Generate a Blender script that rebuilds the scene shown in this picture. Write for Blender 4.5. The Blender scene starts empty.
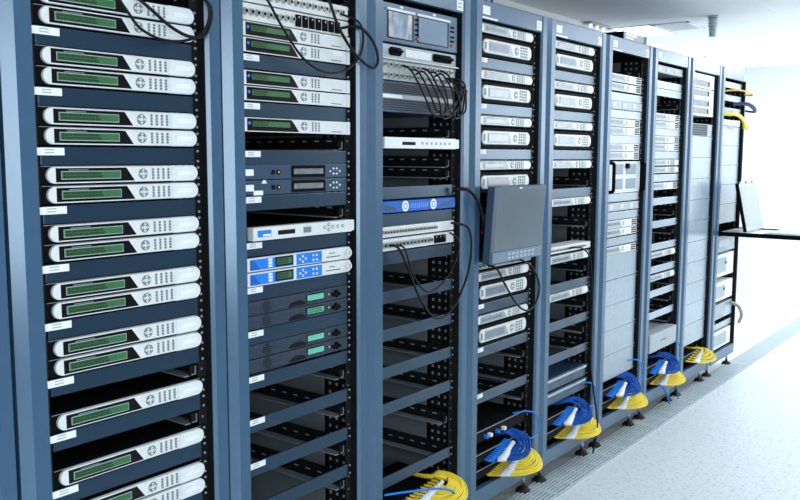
import bpy, bmesh, math, random
from mathutils import Vector, Matrix
random.seed(7)
S = bpy.context.scene
COL = S.collection
PI = math.pi

# ------------------------------------------------------------------ camera
cam_d = bpy.data.cameras.new('camera'); cam = bpy.data.objects.new('camera', cam_d); COL.objects.link(cam)
_f, _yaw, _pit, _rol = 839.871, 0.659190507, 0.111729472, 0.002853069
F = Vector((-math.sin(_yaw)*math.cos(_pit), math.cos(_yaw)*math.cos(_pit), -math.sin(_pit)))
Rt = Vector((math.cos(_yaw), math.sin(_yaw), 0)); Up = Rt.cross(F)
R2 = Rt*math.cos(_rol)+Up*math.sin(_rol); U2 = -Rt*math.sin(_rol)+Up*math.cos(_rol)
M = Matrix((R2, U2, -F)).transposed().to_4x4(); M.translation = Vector((1.75576578, -0.90486747, 1.51792375))
cam.matrix_world = M
cam_d.sensor_width = 36; cam_d.lens = _f/800*36; cam_d.clip_start = .05
S.camera = cam

# ------------------------------------------------------------------ world, lights, exposure
w = bpy.data.worlds.new('world'); S.world = w; w.use_nodes = True
bg = w.node_tree.nodes['Background']; bg.inputs[0].default_value = (.84, .93, 1, 1); bg.inputs[1].default_value = .45
def area(name, loc, sx, sy, power, color=(.93, .97, 1), rot=(0, 0, 0)):
    l = bpy.data.lights.new(name, 'AREA'); l.shape = 'RECTANGLE'; l.size = sx; l.size_y = sy; l.energy = power; l.color = color
    o = bpy.data.objects.new(name, l); COL.objects.link(o); o.location = loc; o.rotation_euler = rot; return o
ZC = 2.48
area('ceiling_lamp_far', (1.1, 7.6, ZC-.03), 1.1, 1.6, 62, (.93, .97, 1))
area('ceiling_lamp_mid', (1.3, 5.2, ZC-.03), 1.1, 1.1, 24, (.93, .97, 1))
area('ceiling_lamp_aisle', (1.2, 2.8, ZC-.03), 1.1, .55, 22, (.93, .97, 1))
area('added_fill_far', (3.15, 7.4, 1.82), 2.7, 1.2, 96, (.90, .955, 1), (PI/2, 0, PI/2))  # unseen light added to brighten the far fronts and their reflections
area('added_fill_near', (3.1, -1.35, 1.55), 2.9, 1.6, 88, (.90, .955, 1), (PI/2, 0, PI/2))  # added area light out of view, lifts near fronts and glints on post bevels
vs = S.view_settings; vs.view_transform = 'Standard'; vs.look = 'None'; vs.exposure = 0; vs.gamma = 1; vs.use_curve_mapping = False

# ------------------------------------------------------------------ materials
def lin(c):
    c /= 255
    return c/12.92 if c <= .04045 else ((c+.055)/1.055)**2.4
def mat(name, rgb, rough=.45, metal=0, spec=.5, emit=0, var=.05, scale=30, coat=0, tint=None):
    m = bpy.data.materials.new(name); m.use_nodes = True
    nt = m.node_tree; b = nt.nodes['Principled BSDF']
    c = tuple(lin(v) for v in rgb)
    tc = nt.nodes.new('ShaderNodeTexCoord'); nz = nt.nodes.new('ShaderNodeTexNoise'); nz.inputs['Scale'].default_value = scale
    nz.inputs['Detail'].default_value = 4
    rp = nt.nodes.new('ShaderNodeValToRGB')
    rp.color_ramp.elements[0].position = .3; rp.color_ramp.elements[1].position = .7
    rp.color_ramp.elements[0].color = tuple(v*(1-var) for v in c)+(1,)
    rp.color_ramp.elements[1].color = tuple(min(1, v*(1+var)) for v in c)+(1,)
    nt.links.new(tc.outputs['Object'], nz.inputs['Vector']); nt.links.new(nz.outputs['Fac'], rp.inputs['Fac'])
    nt.links.new(rp.outputs['Color'], b.inputs['Base Color'])
    b.inputs['Roughness'].default_value = rough; b.inputs['Metallic'].default_value = metal
    b.inputs['Specular IOR Level'].default_value = spec
    if tint: b.inputs['Specular Tint'].default_value = tint+(1,)
    if coat: b.inputs['Coat Weight'].default_value = coat; b.inputs['Coat Roughness'].default_value = .25
    if emit:
        nt.links.new(rp.outputs['Color'], b.inputs['Emission Color']); b.inputs['Emission Strength'].default_value = emit
    return m
STEEL = mat('blue_grey_rack_paint', (56, 86, 114), .30, 0, .5, coat=.15, tint=(.62, .84, 1))
TRIM = mat('glossy_post_edge', (60, 92, 122), .22, 0, .8, coat=.8, tint=(.62, .84, 1))
FRAME = mat('rack_inner_black', (16, 18, 22), .6, 0, .3)
SIDE = mat('inner_side_sheet', (104, 114, 121), .55, 0, .4)
BLANK = mat('navy_blank_paint', (10, 31, 52), .3, 0, 1.0, tint=(.48, .76, 1))
BLACK = mat('black_plastic', (8, 9, 11), .7, 0, .08)
EAR = mat('black_ear', (8, 9, 11), .6, 0, .2)
BOLT = mat('zinc_bolt', (165, 172, 176), .35, .6)
SILVER = mat('silver_face', (212, 218, 219), .4, .0, .5)
SILVERD = mat('darker_silver', (150, 160, 165), .4, .2)  # darker silver tone for some cases, windows and buttons
CAP = mat('pale_end_cap', (214, 223, 226), .35, .0, .6)
KEY = mat('grey_key', (112, 124, 132), .5)
KEYL = mat('pale_key', (200, 208, 212), .5)
WIN = mat('black_window', (6, 7, 9), .25, 0, .25)
LCD = mat('green_lcd', (50, 100, 60), .35, 0, .4, .12, .12, 120)
LCDT = mat('lcd_text', (22, 52, 26), .4, 0, .4, .02)
LCDR = mat('lcd_rim', (150, 170, 178), .4)
LCDT2 = mat('teal_lcd', (92, 172, 146), .35, 0, .4, .25, .1, 80)
LCDG = mat('grey_lcd', (112, 122, 128), .3, 0, .5, 0, .25, 60)
WHITE = mat('white_label', (228, 234, 236), .6, 0, .3)
INK = mat('label_ink', (160, 170, 176), .7)
BLUE = mat('blue_face', (20, 122, 222), .4, 0, .4)
BLUED = mat('deep_blue_face', (20, 92, 185), .4, 0, .3)
NAVY = mat('navy_device', (30, 56, 82), .4, 0, .6, coat=.2, tint=(.62, .84, 1))
SPECK = mat('speckled_navy', (26, 44, 64), .45, 0, .5, 0, .7, 220)
YEL = mat('yellow_fibre', (232, 208, 40), .45)
YELD = mat('yellow_boot', (200, 164, 26), .5)
CBLUE = mat('blue_patch_cable', (2, 74, 160), .6, 0, .2)
CBLUEL = mat('light_blue_cable', (18, 126, 225), .5, 0, .3)
CBLUEP = mat('blue_plug', (14, 122, 225), .5, 0, .3)
CBLK = mat('black_cable', (5, 6, 8), .5, 0, .25)
CGRN = mat('green_cable', (60, 130, 60), .5)
RED = mat('red_plug', (205, 40, 36), .4)
AMBER = mat('amber_led', (230, 170, 40), .4, 0, .5, .4)
SHELFM = mat('shelf_steel', (150, 162, 170), .4, .2)
RUBBER = mat('foot_rubber', (14, 15, 16), .7)
CHROME = mat('chrome', (200, 208, 212), .2, .9)
FARW = mat('pale_far_face', (226, 232, 235), .4)
FARG = mat('pale_grey_face', (162, 172, 178), .45)
FARP = mat('pale_blue_panel', (128, 146, 160), .26, 0, .8, coat=.4, tint=(.84, .94, 1))
MESHM = mat('vent_mesh', (58, 72, 88), .5)
DARKSLOT = mat('dark_slot', (8, 9, 11), .7, 0, .2)
SCREEN = mat('glossy_screen', (100, 113, 121), .12, 0, .5, 0, .06, 6)
LIDM = mat('pale_lid', (136, 147, 156), .3)

def wall_mat(name, rgb, rough=.8, scale=8, var=.02): return mat(name, rgb, rough, 0, .3, 0, var, scale)
def floor_mat():
    m = bpy.data.materials.new('speckled_floor_tile'); m.use_nodes = True; nt = m.node_tree; N = nt.nodes; L = nt.links
    b = N['Principled BSDF']; tc = N.new('ShaderNodeTexCoord')
    v = N.new('ShaderNodeTexNoise'); v.inputs['Scale'].default_value = 55; v.inputs['Detail'].default_value = 5; v.inputs['Roughness'].default_value = .75
    r = N.new('ShaderNodeValToRGB'); e = r.color_ramp.elements
    e[0].position = .34; e[0].color = (lin(158), lin(176), lin(184), 1); e[1].position = .47; e[1].color = (lin(216), lin(225), lin(229), 1)
    br = N.new('ShaderNodeTexBrick'); br.offset = 0; br.squash = 1
    mp = N.new('ShaderNodeMapping'); mp.inputs['Location'].default_value = (.033, .122, 0)
    br.inputs['Scale'].default_value = 1; br.inputs['Brick Width'].default_value = .6; br.inputs['Row Height'].default_value = .6
    br.inputs['Mortar Size'].default_value = .0022; br.inputs['Mortar Smooth'].default_value = .2
    br.inputs['Color1'].default_value = (1, 1, 1, 1); br.inputs['Color2'].default_value = (.98, .985, .99, 1); br.inputs['Mortar'].default_value = (.88, .90, .91, 1)
    mx = N.new('ShaderNodeMixRGB'); mx.blend_type = 'MULTIPLY'; mx.inputs[0].default_value = 1
    L.new(tc.outputs['Object'], v.inputs['Vector']); L.new(v.outputs['Fac'], r.inputs['Fac'])
    L.new(tc.outputs['Object'], mp.inputs['Vector']); L.new(mp.outputs['Vector'], br.inputs['Vector'])
    L.new(r.outputs['Color'], mx.inputs[1]); L.new(br.outputs['Color'], mx.inputs[2]); L.new(mx.outputs[0], b.inputs['Base Color'])
    b.inputs['Roughness'].default_value = .3; b.inputs['Specular IOR Level'].default_value = .4
    return m
def ceil_mat():
    m = bpy.data.materials.new('ceiling_tile'); m.use_nodes = True; nt = m.node_tree; N = nt.nodes; L = nt.links
    b = N['Principled BSDF']; tc = N.new('ShaderNodeTexCoord'); mp = N.new('ShaderNodeMapping'); mp.inputs['Location'].default_value = (.375, -.2, 0)
    br = N.new('ShaderNodeTexBrick'); br.offset = 0; br.squash = 1; br.inputs['Scale'].default_value = 1
    br.inputs['Brick Width'].default_value = .6; br.inputs['Row Height'].default_value = .6; br.inputs['Mortar Size'].default_value = .008
    br.inputs['Mortar Smooth'].default_value = .3
    br.inputs['Color1'].default_value = (.88, .90, .91, 1); br.inputs['Color2'].default_value = (.865, .885, .895, 1); br.inputs['Mortar'].default_value = (.93, .95, .96, 1)
    L.new(tc.outputs['Object'], mp.inputs['Vector']); L.new(mp.outputs['Vector'], br.inputs['Vector']); L.new(br.outputs['Color'], b.inputs['Base Color'])
    b.inputs['Roughness'].default_value = .85
    return m
def lamp_mat(name, s):
    m = bpy.data.materials.new(name); m.use_nodes = True; b = m.node_tree.nodes['Principled BSDF']
    b.inputs['Base Color'].default_value = (.9, .93, .95, 1); b.inputs['Emission Color'].default_value = (.95, .98, 1, 1); b.inputs['Emission Strength'].default_value = s
    return m

# ------------------------------------------------------------------ mesh builder
class MB:
    def __init__(s): s.v = []; s.f = []; s.m = []; s.sm = []
    def add(s, vs_, fs, mi=0, smooth=False):
        o = len(s.v); s.v += [tuple(p) for p in vs_]
        for f in fs: s.f.append([i+o for i in f]); s.m.append(mi); s.sm.append(smooth)
        return s
    def box(s, x0, x1, y0, y1, z0, z1, mi=0, bev=0):
        if bev:
            bm = bmesh.new(); bmesh.ops.create_cube(bm, size=1)
            for v in bm.verts: v.co = Vector(((x0+x1)/2+v.co.x*(x1-x0), (y0+y1)/2+v.co.y*(y1-y0), (z0+z1)/2+v.co.z*(z1-z0)))
            bmesh.ops.bevel(bm, geom=bm.edges[:], offset=bev, segments=2, affect='EDGES', profile=.5)
            bm.verts.index_update()
            s.add([v.co[:] for v in bm.verts], [[v.index for v in f.verts] for f in bm.faces], mi); bm.free(); return s
        return s.add([(x0,y0,z0),(x1,y0,z0),(x1,y1,z0),(x0,y1,z0),(x0,y0,z1),(x1,y0,z1),(x1,y1,z1),(x0,y1,z1)],
                     [(0,3,2,1),(4,5,6,7),(0,1,5,4),(1,2,6,5),(2,3,7,6),(3,0,4,7)], mi)
    def prism(s, out, x0, x1, mi=0, bev=0, smooth=False):     # outline (y, z) counter-clockwise seen from +x
        n = len(out); cy = (min(p[0] for p in out)+max(p[0] for p in out))/2; cz = (min(p[1] for p in out)+max(p[1] for p in out))/2
        hy = max(p[0] for p in out)-cy; hz = max(p[1] for p in out)-cz
        rings = [(x0, out)]
        if bev:
            rings.append((x1-bev, out))
            rings.append((x1, [(cy+(y-cy)*(1-bev/hy), cz+(z-cz)*(1-bev/hz)) for y, z in out]))
        else: rings.append((x1, out))
        vs_ = [(x, y, z) for x, o in rings for y, z in o]; fs = []
        for r in range(len(rings)-1):
            for i in range(n): j = (i+1) % n; fs.append((r*n+i, r*n+j, (r+1)*n+j, (r+1)*n+i))
        fs.append(tuple(range(n))[::-1]); fs.append(tuple((len(rings)-1)*n+i for i in range(n)))
        return s.add(vs_, fs, mi)
    def zprism(s, out, z0, z1, mi=0):                          # outline (x, y) extruded up
        n = len(out); vs_ = [(x, y, z0) for x, y in out]+[(x, y, z1) for x, y in out]
        fs = [(i, (i+1) % n, n+(i+1) % n, n+i) for i in range(n)]+[tuple(range(n))[::-1], tuple(range(n, 2*n))]
        return s.add(vs_, fs, mi)
    def disc(s, x0, x1, y, z, r, mi=0, n=14, rz=None, bev=0):
        return s.prism([(y+r*math.cos(2*PI*i/n), z+(rz or r)*math.sin(2*PI*i/n)) for i in range(n)], x0, x1, mi, bev)
    def ring(s, x0, x1, y, z, r, ri, mi=0, n=16):
        vs_ = []; 
        for x, rr in ((x0, r), (x1, r), (x1, ri), (x0, ri)):
            vs_ += [(x, y+rr*math.cos(2*PI*i/n), z+rr*math.sin(2*PI*i/n)) for i in range(n)]
        fs = []
        for k in range(4):
            for i in range(n): j = (i+1) % n; fs.append((k*n+i, k*n+j, ((k+1) % 4)*n+j, ((k+1) % 4)*n+i))
        return s.add(vs_, fs, mi)
    def lathe(s, x, y, prof, mi=0, n=20):                      # profile (r, z) about a vertical axis
        vs_ = [(x+r*math.cos(2*PI*i/n), y+r*math.sin(2*PI*i/n), z) for r, z in prof for i in range(n)]; fs = []
        for k in range(len(prof)-1):
            for i in range(n): j = (i+1) % n; fs.append((k*n+i, k*n+j, (k+1)*n+j, (k+1)*n+i))
        fs.append(tuple(range(n))[::-1]); fs.append(tuple((len(prof)-1)*n+i for i in range(n)))
        return s.add(vs_, fs, mi, True)
    def tube(s, pts, r, n=6, sub=6, mi=0):
        P = [Vector(p) for p in pts]; C = []
        for i in range(len(P)-1):
            p0 = P[max(i-1, 0)]; p1 = P[i]; p2 = P[i+1]; p3 = P[min(i+2, len(P)-1)]
            for k in range(sub):
                t = k/sub
                C.append(.5*((2*p1)+(p2-p0)*t+(2*p0-5*p1+4*p2-p3)*t*t+(3*p1-p0-3*p2+p3)*t**3))
        C.append(P[-1]); up = Vector((0.13, .21, 1)); vs_ = []
        for i, c in enumerate(C):
            d = (C[min(i+1, len(C)-1)]-C[max(i-1, 0)]).normalized()
            a = up-d*up.dot(d)
            if a.length < 1e-4: a = Vector((1, 0, 0))-d*d.x
            a.normalize(); up = a; b = d.cross(a)
            vs_ += [c+(a*math.cos(2*PI*k/n)+b*math.sin(2*PI*k/n))*r for k in range(n)]
        fs = []
        for i in range(len(C)-1):
            for k in range(n): j = (k+1) % n; fs.append((i*n+k, i*n+j, (i+1)*n+j, (i+1)*n+k))
        fs.append(tuple(range(n))[::-1]); fs.append(tuple((len(C)-1)*n+k for k in range(n)))
        return s.add(vs_, fs, mi, True)
    def build(s, name, mats, parent=None, label=None):
        me = bpy.data.meshes.new(name); me.from_pydata(s.v, [], s.f)
        for m in (mats if isinstance(mats, (list, tuple)) else [mats]): me.materials.append(m)
        me.polygons.foreach_set('material_index', s.m); me.polygons.foreach_set('use_smooth', s.sm)
        bm = bmesh.new(); bm.from_mesh(me); bmesh.ops.recalc_face_normals(bm, faces=bm.faces[:]); bm.to_mesh(me); bm.free()
        me.update()
        o = bpy.data.objects.new(name, me); COL.objects.link(o)
        if parent: o.parent = parent
        if label: o['label'] = label
        return o
def tag(o, label, cat, group=None, kind=None):
    if label: o['label'] = label
    if cat: o['category'] = cat
    if group: o['group'] = group
    if kind: o['kind'] = kind
    return o
def struct(o, label=None):
    o['kind'] = 'structure'
    if label: o['label'] = label
    return o
def empty(name, loc, label, cat, group=None):
    o = bpy.data.objects.new(name, None); COL.objects.link(o); o.location = loc; o.empty_display_size = .05
    return tag(o, label, cat, group)
KIDS = {}
def kids(o): return [c for c in COL.objects if c.parent == o]
def dup(root, loc, label, group=None):
    if root.name not in KIDS:
        KIDS[root.name] = [(c, kids(c)) for c in kids(root)]
    r = root.copy(); COL.objects.link(r); r.location = loc; r['label'] = label
    if group: r['group'] = group
    for c, gs in KIDS[root.name]:
        d = c.copy(); COL.objects.link(d); d.parent = r
        for g in gs:
            h = g.copy(); COL.objects.link(h); h.parent = d
    return r
def stadium(y0, y1, z0, z1, left=True, right=True, n=8, r=None):
    zc = (z0+z1)/2; r = r or (z1-z0)/2; o = []
    def corner(cy, cz, a0): return [(cy+r*math.cos(a0+PI/2*i/n), cz+r*math.sin(a0+PI/2*i/n)) for i in range(n+1)]
    if right: o += corner(y1-r, z0+r, -PI/2)+corner(y1-r, z1-r, 0)
    else: o += [(y1, z0), (y1, z1)]
    if left: o += corner(y0+r, z1-r, PI/2)+corner(y0+r, z0+r, PI)
    else: o += [(y0, z1), (y0, z0)]
    q = []
    for p in o:
        if not q or abs(p[0]-q[-1][0])+abs(p[1]-q[-1][1]) > 1e-6: q.append(p)
    if abs(q[0][0]-q[-1][0])+abs(q[0][1]-q[-1][1]) < 1e-6: q.pop()
    return q

# ------------------------------------------------------------------ the room
XB, YF = -1.02, 8.8
struct(MB().box(XB-.1, 3.2, -3, YF+.1, -.12, -.02).build('floor', floor_mat()))
bpy.data.objects['floor'].location.z = .02
struct(MB().box(XB-.1, 3.2, -3, YF+.1, ZC, ZC+.1).build('ceiling', ceil_mat()))
WALL = wall_mat('painted_wall', (230, 234, 236))
struct(MB().box(XB-.1, XB, -3, YF, 0, ZC).build('wall_back', WALL))
struct(MB().box(XB, 3.2, YF, YF+.1, 0, ZC).build('wall_far', WALL))
struct(MB().box(XB, XB+.02, -3, YF, ZC-.035, ZC).build('trim_1', WALL))

# floor grates beside the racks
GR = mat('grate_steel', (186, 200, 207), .4); GRD = mat('grate_slot', (110, 126, 136), .6)
def grate_mesh(L):
    m = MB(); m.box(-.058, .098, .002, L-.002, 0, .003, 1)
    for i in range(9): x = -.058+i*.0185; m.box(x, x+.0085, .002, L-.002, .003, .008, 0)
    for j in range(5): y = .002+j*(L-.018)/4; m.box(-.058, .0985, y, y+.014, .003, .0084, 0)
    return m
GROUP_G = 'floor grate strips along the racks'
g0 = empty('floor_grate', (0, -.6, .0005), 'x', 'floor grate', GROUP_G)
grate_mesh(.6).build('grating', [GR, GRD], g0)
gl = ['beside the partly seen rack at the left edge', 'at the foot of the nearest rack', 'at the foot of the second rack', 'at the foot of the third rack with twin monitors',
      'below the yellow bundle of the fourth rack', 'below the fifth rack and its hanging black cable', 'below the sixth rack with the drive bay', 'below the seventh rack with dangling blue cables',
      'below the eighth rack with few yellow cables', 'below the last rack at the far end']
g0['label'] = 'slotted grey floor grate strip '+gl[0]
for i in range(1, 10): dup(g0, (0, -.6+.6*i, .0005), 'slotted grey floor grate strip '+gl[i])
tag(MB().box(-.058, .098, 5.41, YF-.01, .0005, .004, bev=.001).build('floor_strip', mat('strip_grey', (150, 164, 172), .4)), 'plain grey floor strip continuing from the grates toward the far wall', 'floor strip')

# ceiling fixtures
def lamp(name, x0, x1, y0, y1, label, s=2.5):
    o = empty(name, ((x0+x1)/2, (y0+y1)/2, ZC), label, 'ceiling lamp'); cx, cy = o.location.x, o.location.y
    f = MB()
    for a in ((x0, x1, y0, y0+.015), (x0, x1, y1-.015, y1), (x0, x0+.015, y0, y1), (x1-.015, x1, y0, y1)):
        f.box(a[0]-cx, a[1]-cx, a[2]-cy, a[3]-cy, -.006, -.001)
    f.build('frame', FARW, o)
    MB().box(x0+.015-cx, x1-.015-cx, y0+.015-cy, y1-.015-cy, -.005, -.002).build('diffuser', lamp_mat('lamp_glow', s), o)
    return o
lamp('ceiling_light', -.985, -.66, 5.2, 5.76, 'glowing white ceiling light panel above the sixth rack')
lamp('ceiling_light', -.985, -.66, 7.4, 7.95, 'glowing white ceiling light panel beyond the last rack')
VENT = mat('vent_grey', (226, 230, 232), .6); VENTD = mat('vent_hole', (176, 188, 194), .7)
def vent(x0, x1, y0, y1, label):
    o = empty('ceiling_vent', ((x0+x1)/2, (y0+y1)/2, ZC), label, 'ceiling vent'); a = (x1-x0)/2; b = (y1-y0)/2
    f = MB()
    for q in ((-a, a, -b, -b+.02), (-a, a, b-.02, b), (-a, -a+.02, -b, b), (a-.02, a, -b, b)): f.box(*q, -.0072, -.001)
    f.build('frame', FARW, o)
    p = MB(); p.box(-a+.02, a-.02, -b+.02, b-.02, -.006, -.002, 0)
    nx, ny = 9, 9
    for i in range(nx):
        for j in range(ny):
            x = -a+.04+(2*a-.08)*i/(nx-1); y = -b+.04+(2*b-.08)*j/(ny-1); p.box(x-.008, x+.008, y-.008, y+.008, -.0068, -.006, 1)
    p.build('perforated_plate', [VENT, VENTD], o)
vent(-.655, -.385, 5.22, 5.58, 'perforated ceiling vent beside the light panel above the sixth rack')
o = empty('spot_lamp_bar', (-.96, 4.95, ZC), 'bar of three small white spot tubes high behind the fifth rack', 'lamp')
MB().box(-.03, .03, -.16, .16, -.014, -.001, bev=.003).build('mounting_bar', FARG, o)
for i in (-1, 0, 1):
    m = MB(); m.lathe(0, i*.11, [(.008, -.040), (.011, -.038), (.0115, -.018), (.010, -.0142)], 0, 14); m.build('spot_tube', lamp_mat('tube_glow', 1.1), o)
o = empty('smoke_detector', (-.17, 5.09, ZC), 'ribbed grey cylinder hanging from the ceiling right of the vent', 'detector')
MB().lathe(0, 0, [(.03, -.018), (.036, -.016), (.036, -.001)], 0, 24).build('base', FARG, o)
m = MB(); z = -.018; pr = []
for k in range(6):
    r = .033-.0018*k*(1 if k > 2 else .5)
    pr += [(r-.006, -.018-.021*k), (r, -.022-.021*k), (r, -.032-.021*k), (r-.006, -.036-.021*k)]
m.lathe(0, 0, pr[::-1], 0, 24); m.build('ribbed_body', mat('detector_plastic', (176, 192, 198), .4), o)

# ------------------------------------------------------------------ racks
def Y0(k): return .6*(k-1)
ZT = 2.107
RN = {0: 'rack cut by the left edge', 1: 'nearest rack', 2: 'second rack', 3: 'third rack', 4: 'fourth rack', 5: 'fifth rack', 6: 'sixth rack', 7: 'seventh rack', 8: 'eighth rack', 9: 'last rack'}
RL = {0: 'blue-grey rack of which only a post shows at the left edge',
      1: 'blue-grey equipment rack nearest the left edge, full of green-display units',
      2: 'blue-grey equipment rack with blue-faced units, second full rack from left',
      3: 'blue-grey equipment rack with twin monitors at its top, third from left',
      4: 'blue-grey equipment rack with the fold-out grey screen, fourth from left',
      5: 'blue-grey equipment rack right of the fold-out screen, fifth from left',
      6: 'blue-grey equipment rack with the black-handled drive bay, sixth from left',
      7: 'blue-grey equipment rack with a pale pull-out box low down, seventh from left',
      8: 'blue-grey equipment rack with pale slotted panels at its top, eighth from left',
      9: 'blue-grey equipment rack at the far end holding the open console tray'}
def post_mesh(right):
    m = MB()
    if not right:
        m.zprism([(-.030, .003), (-.030, .0715), (-.006, .0715), (0, .067), (0, .0295), (-.0145, .0035)], .1, ZT, 0)
        t = MB().zprism([(.0008, .029), (.0008, .0295), (-.0005, .0295), (-.0148, .0035), (-.0138, .0028)], .1005, ZT-.0005, 0)
    else:
        m.zprism([(-.030, .541), (-.030, .590), (-.006, .590), (0, .586), (0, .5505), (-.0075, .5415)], .1, ZT, 0)
        t = MB().zprism([(.0008, .5500), (.0008, .5505), (-.0005, .5505), (-.0078, .5415), (-.0070, .5408)], .1005, ZT-.0005, 0)
    return m, t
U = .0443
def rail_mesh(side):
    m = MB(); y0, y1 = (.0655, .0885) if side < 0 else (.5125, .5405)
    m.box(-.034, -.0315, y0, y1, .17, 2.035, 0)
    yc = (.077 if side < 0 else .5255)
    z = .19
    while z < 2.03:
        m.box(-.0315, -.0312, yc-.0024, yc+.0024, z-.0028, z+.0028, 1); z += U/1
    return m
rl_m, rr_m = rail_mesh(-1), rail_mesh(1)
HOLE = mat('upright_hole', (150, 162, 170), .5)
def upright_mesh():
    m = MB(); m.box(-.15, -.045, .550, .556, .17, 2.035, 0)
    z = .19
    while z < 2.03:
        for x in (-.135, -.105, -.075): m.box(x-.0045, x+.0045, .5492, .550, z-.005, z+.005, 1)
        z += U/1.5
    return m
up_m = upright_mesh()
def slide_mesh():
    m = MB(); m.box(-.62, -.05, .515, .545, -.026, .016, 0); m.box(-.62, -.05, .482, .515, -.026, -.023, 2)
    for i in range(9): x = -.1-.055*i; m.box(x-.010, x+.010, .5142, .515, .002, .006, 1)
    m.box(-.050, -.044, .497, .540, -.024, .004, 0); m.box(-.0440, -.0430, .512, .516, -.022, .002, 2); m.box(-.0440, -.0430, .500, .512, -.022, -.019, 2)
    return m
sl_me = None
def base_mesh(): return MB().box(-.028, -.002, .066, .540, .1, .168, 0, .003)
def foot_mesh(): return MB().lathe(0, 0, [(.032, .001), (.034, .010), (.024, .022), (.012, .028)], 0, 18).lathe(0, 0, [(.009, .028), (.009, .098)], 1, 10)
def make_rack():
    r = empty('server_rack', (0, 0, 0), RL[1], 'server rack', 'row of equipment racks')
    for rt in (False, True):
        m, t = post_mesh(rt); p = m.build('front_post', STEEL, r); t.build('edge_trim', TRIM, p, 'glossy bevelled edge')
    MB().box(-.031, -.008, .5400, .5408, .17, 2.038).build('dark_inner_side', FRAME, r, 'black strip inside the opening')  # thin dark sheet laid over the right post's inner side
    MB().box(-.022, -.001, .0655, .5405, 2.039, ZT, 0, .002).build('top_panel', STEEL, r)
    base_mesh().build('base_plinth', STEEL, r)
    MB().box(-.9, -.031, .004, .008, .1, ZT-.002).build('side_panel', FRAME, r); MB().box(-.9, -.031, .592, .596, .1, ZT-.002).build('side_panel', FRAME, r)
    MB().box(-.896, -.031, .009, .591, ZT-.02, ZT-.001).build('roof_panel', STEEL, r)
    MB().box(-.9, -.896, .009, .591, .1, ZT-.021).build('back_panel', FRAME, r)
    MB().box(-.895, -.031, .009, .591, .1, .12).build('bottom_panel', FRAME, r)
    MB().box(-.85, -.17, .556, .560, .17, 2.03).build('inner_side_sheet', SIDE, r, 'pale inner side sheet')
    rl_m.build('mounting_rail', [FRAME, BOLT], r); rr_m.build('mounting_rail', [FRAME, BOLT], r)
    up_m.build('perforated_upright', [FRAME, HOLE], r)
    for y in (.10, .545):
        f = foot_mesh().build('levelling_foot', [RUBBER, CHROME], r); f.location = (-.05, y, 0)
        f = foot_mesh().build('levelling_foot', [RUBBER, CHROME], r); f.location = (-.8, y, 0)
    return r
rack0 = make_rack(); RACK = {1: rack0}
for k in (0, 2, 3, 4, 5, 6, 7, 8, 9):
    RACK[k] = dup(rack0, (0, Y0(k), 0), RL[k])
for c in kids(rack0):
    if c.name.startswith('inner_side_sheet'): bpy.data.objects.remove(c)
m9 = MB().box(-.030, -.006, .541, .558, .1, ZT).build('tmp', FRAME); me9 = m9.data; bpy.data.objects.remove(m9)
for c in kids(RACK[9]):
    n = c.name.split('.')[0]
    if n == 'front_post' and kids(c) and max(v.co.y for v in c.data.vertices) > .5:
        for g in kids(c): bpy.data.objects.remove(g)
        c.data = me9; c['label'] = 'narrow dark post'
    elif n == 'side_panel' and c.data.vertices[0].co.y > .5: c.location.y = -.040
    elif n in ('roof_panel', 'back_panel', 'bottom_panel'): c.scale.y = .93
    elif n == 'inner_side_sheet' or n == 'perforated_upright': c.location.y = -.008
def sticker(k, y0, y1, z0, z1, x=-.001, lines=2):
    m = MB(); m.box(x, x+.0006, y0, y1, z0, z1, 0)
    for i in range(lines):
        z = z0+(z1-z0)*(i+1)/(lines+1); m.box(x+.0006, x+.0007, y0+(y1-y0)*.2, y0+(y1-y0)*.75, z-(z1-z0)*.07, z+(z1-z0)*.07, 1)
    return m.build('paper_label', [WHITE, INK], RACK[k], 'white paper label')
for k in range(3, 10):
    if k > 3: sticker(k, .072, .125, 2.056, 2.088, lines=0); sticker(k, .070, .18, 2.040, 2.047, lines=0)
    sticker(k, .495, .537, 2.046, 2.083)
SL = slide_mesh().build('slide_rail', [FRAME, HOLE, SHELFM], RACK[3])
SL.location.z = 1.034; SLN = [0]
def slide(k, z):
    c = SL.copy(); COL.objects.link(c); c.parent = RACK[k]; c.location.z = z
for k, zs in {1: (.950, .818), 2: (1.56, 1.346, .815, .69, .56, .44), 3: (1.61, 1.50, 1.46, 1.167, .902, .77, .64, .51, .375),
              4: (1.30, .66, .545, .47), 5: (1.40, 1.20, .98, .80, .67, .58), 6: (1.96,), 7: (1.82, 1.30, 1.19, 1.08, .908, .772, .67, .60, .54)}.items():
    for z in zs: slide(k, z)

# ------------------------------------------------------------------ devices: local x out from the rail face, y across the rack, z up from the base
XF = -.030
EARM = {}
def ears(root, h, bolts=2, y0=.066, y1=.5395, l=True):
    for side, a, b in ((-1, y0, .0883), (1, .5127, y1)):
        if side < 0 and not l: continue
        key = (side, round(h, 4))
        if key not in EARM:
            EARM[key] = MB().box(0, .003, a, b, .001, h-.001, 0, .0006).build('ear', EAR, root).data
            o = [c for c in COL.objects if c.data == EARM[key]][0]
        else:
            o = bpy.data.objects.new('ear', EARM[key]); COL.objects.link(o); o.parent = root
        if side > 0:
            for z in ((.008, h-.008) if bolts == 2 else (h/2,)):
                if 'b' not in EARM: EARM['b'] = MB().disc(.003, .006, 0, 0, .0036, 0, 10, None, .001).build('bolt', BOLT, o).data; q = [c for c in COL.objects if c.data == EARM['b']][0]
                else: q = bpy.data.objects.new('bolt', EARM['b']); COL.objects.link(q); q.parent = o
                q.location = (0, .5255, z)
def dev(name, k, z0, label, cat, group=None):
    return empty(name, (XF, Y0(k), z0), label, cat, group)
def at(k, z0): return (XF, Y0(k), z0)
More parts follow.
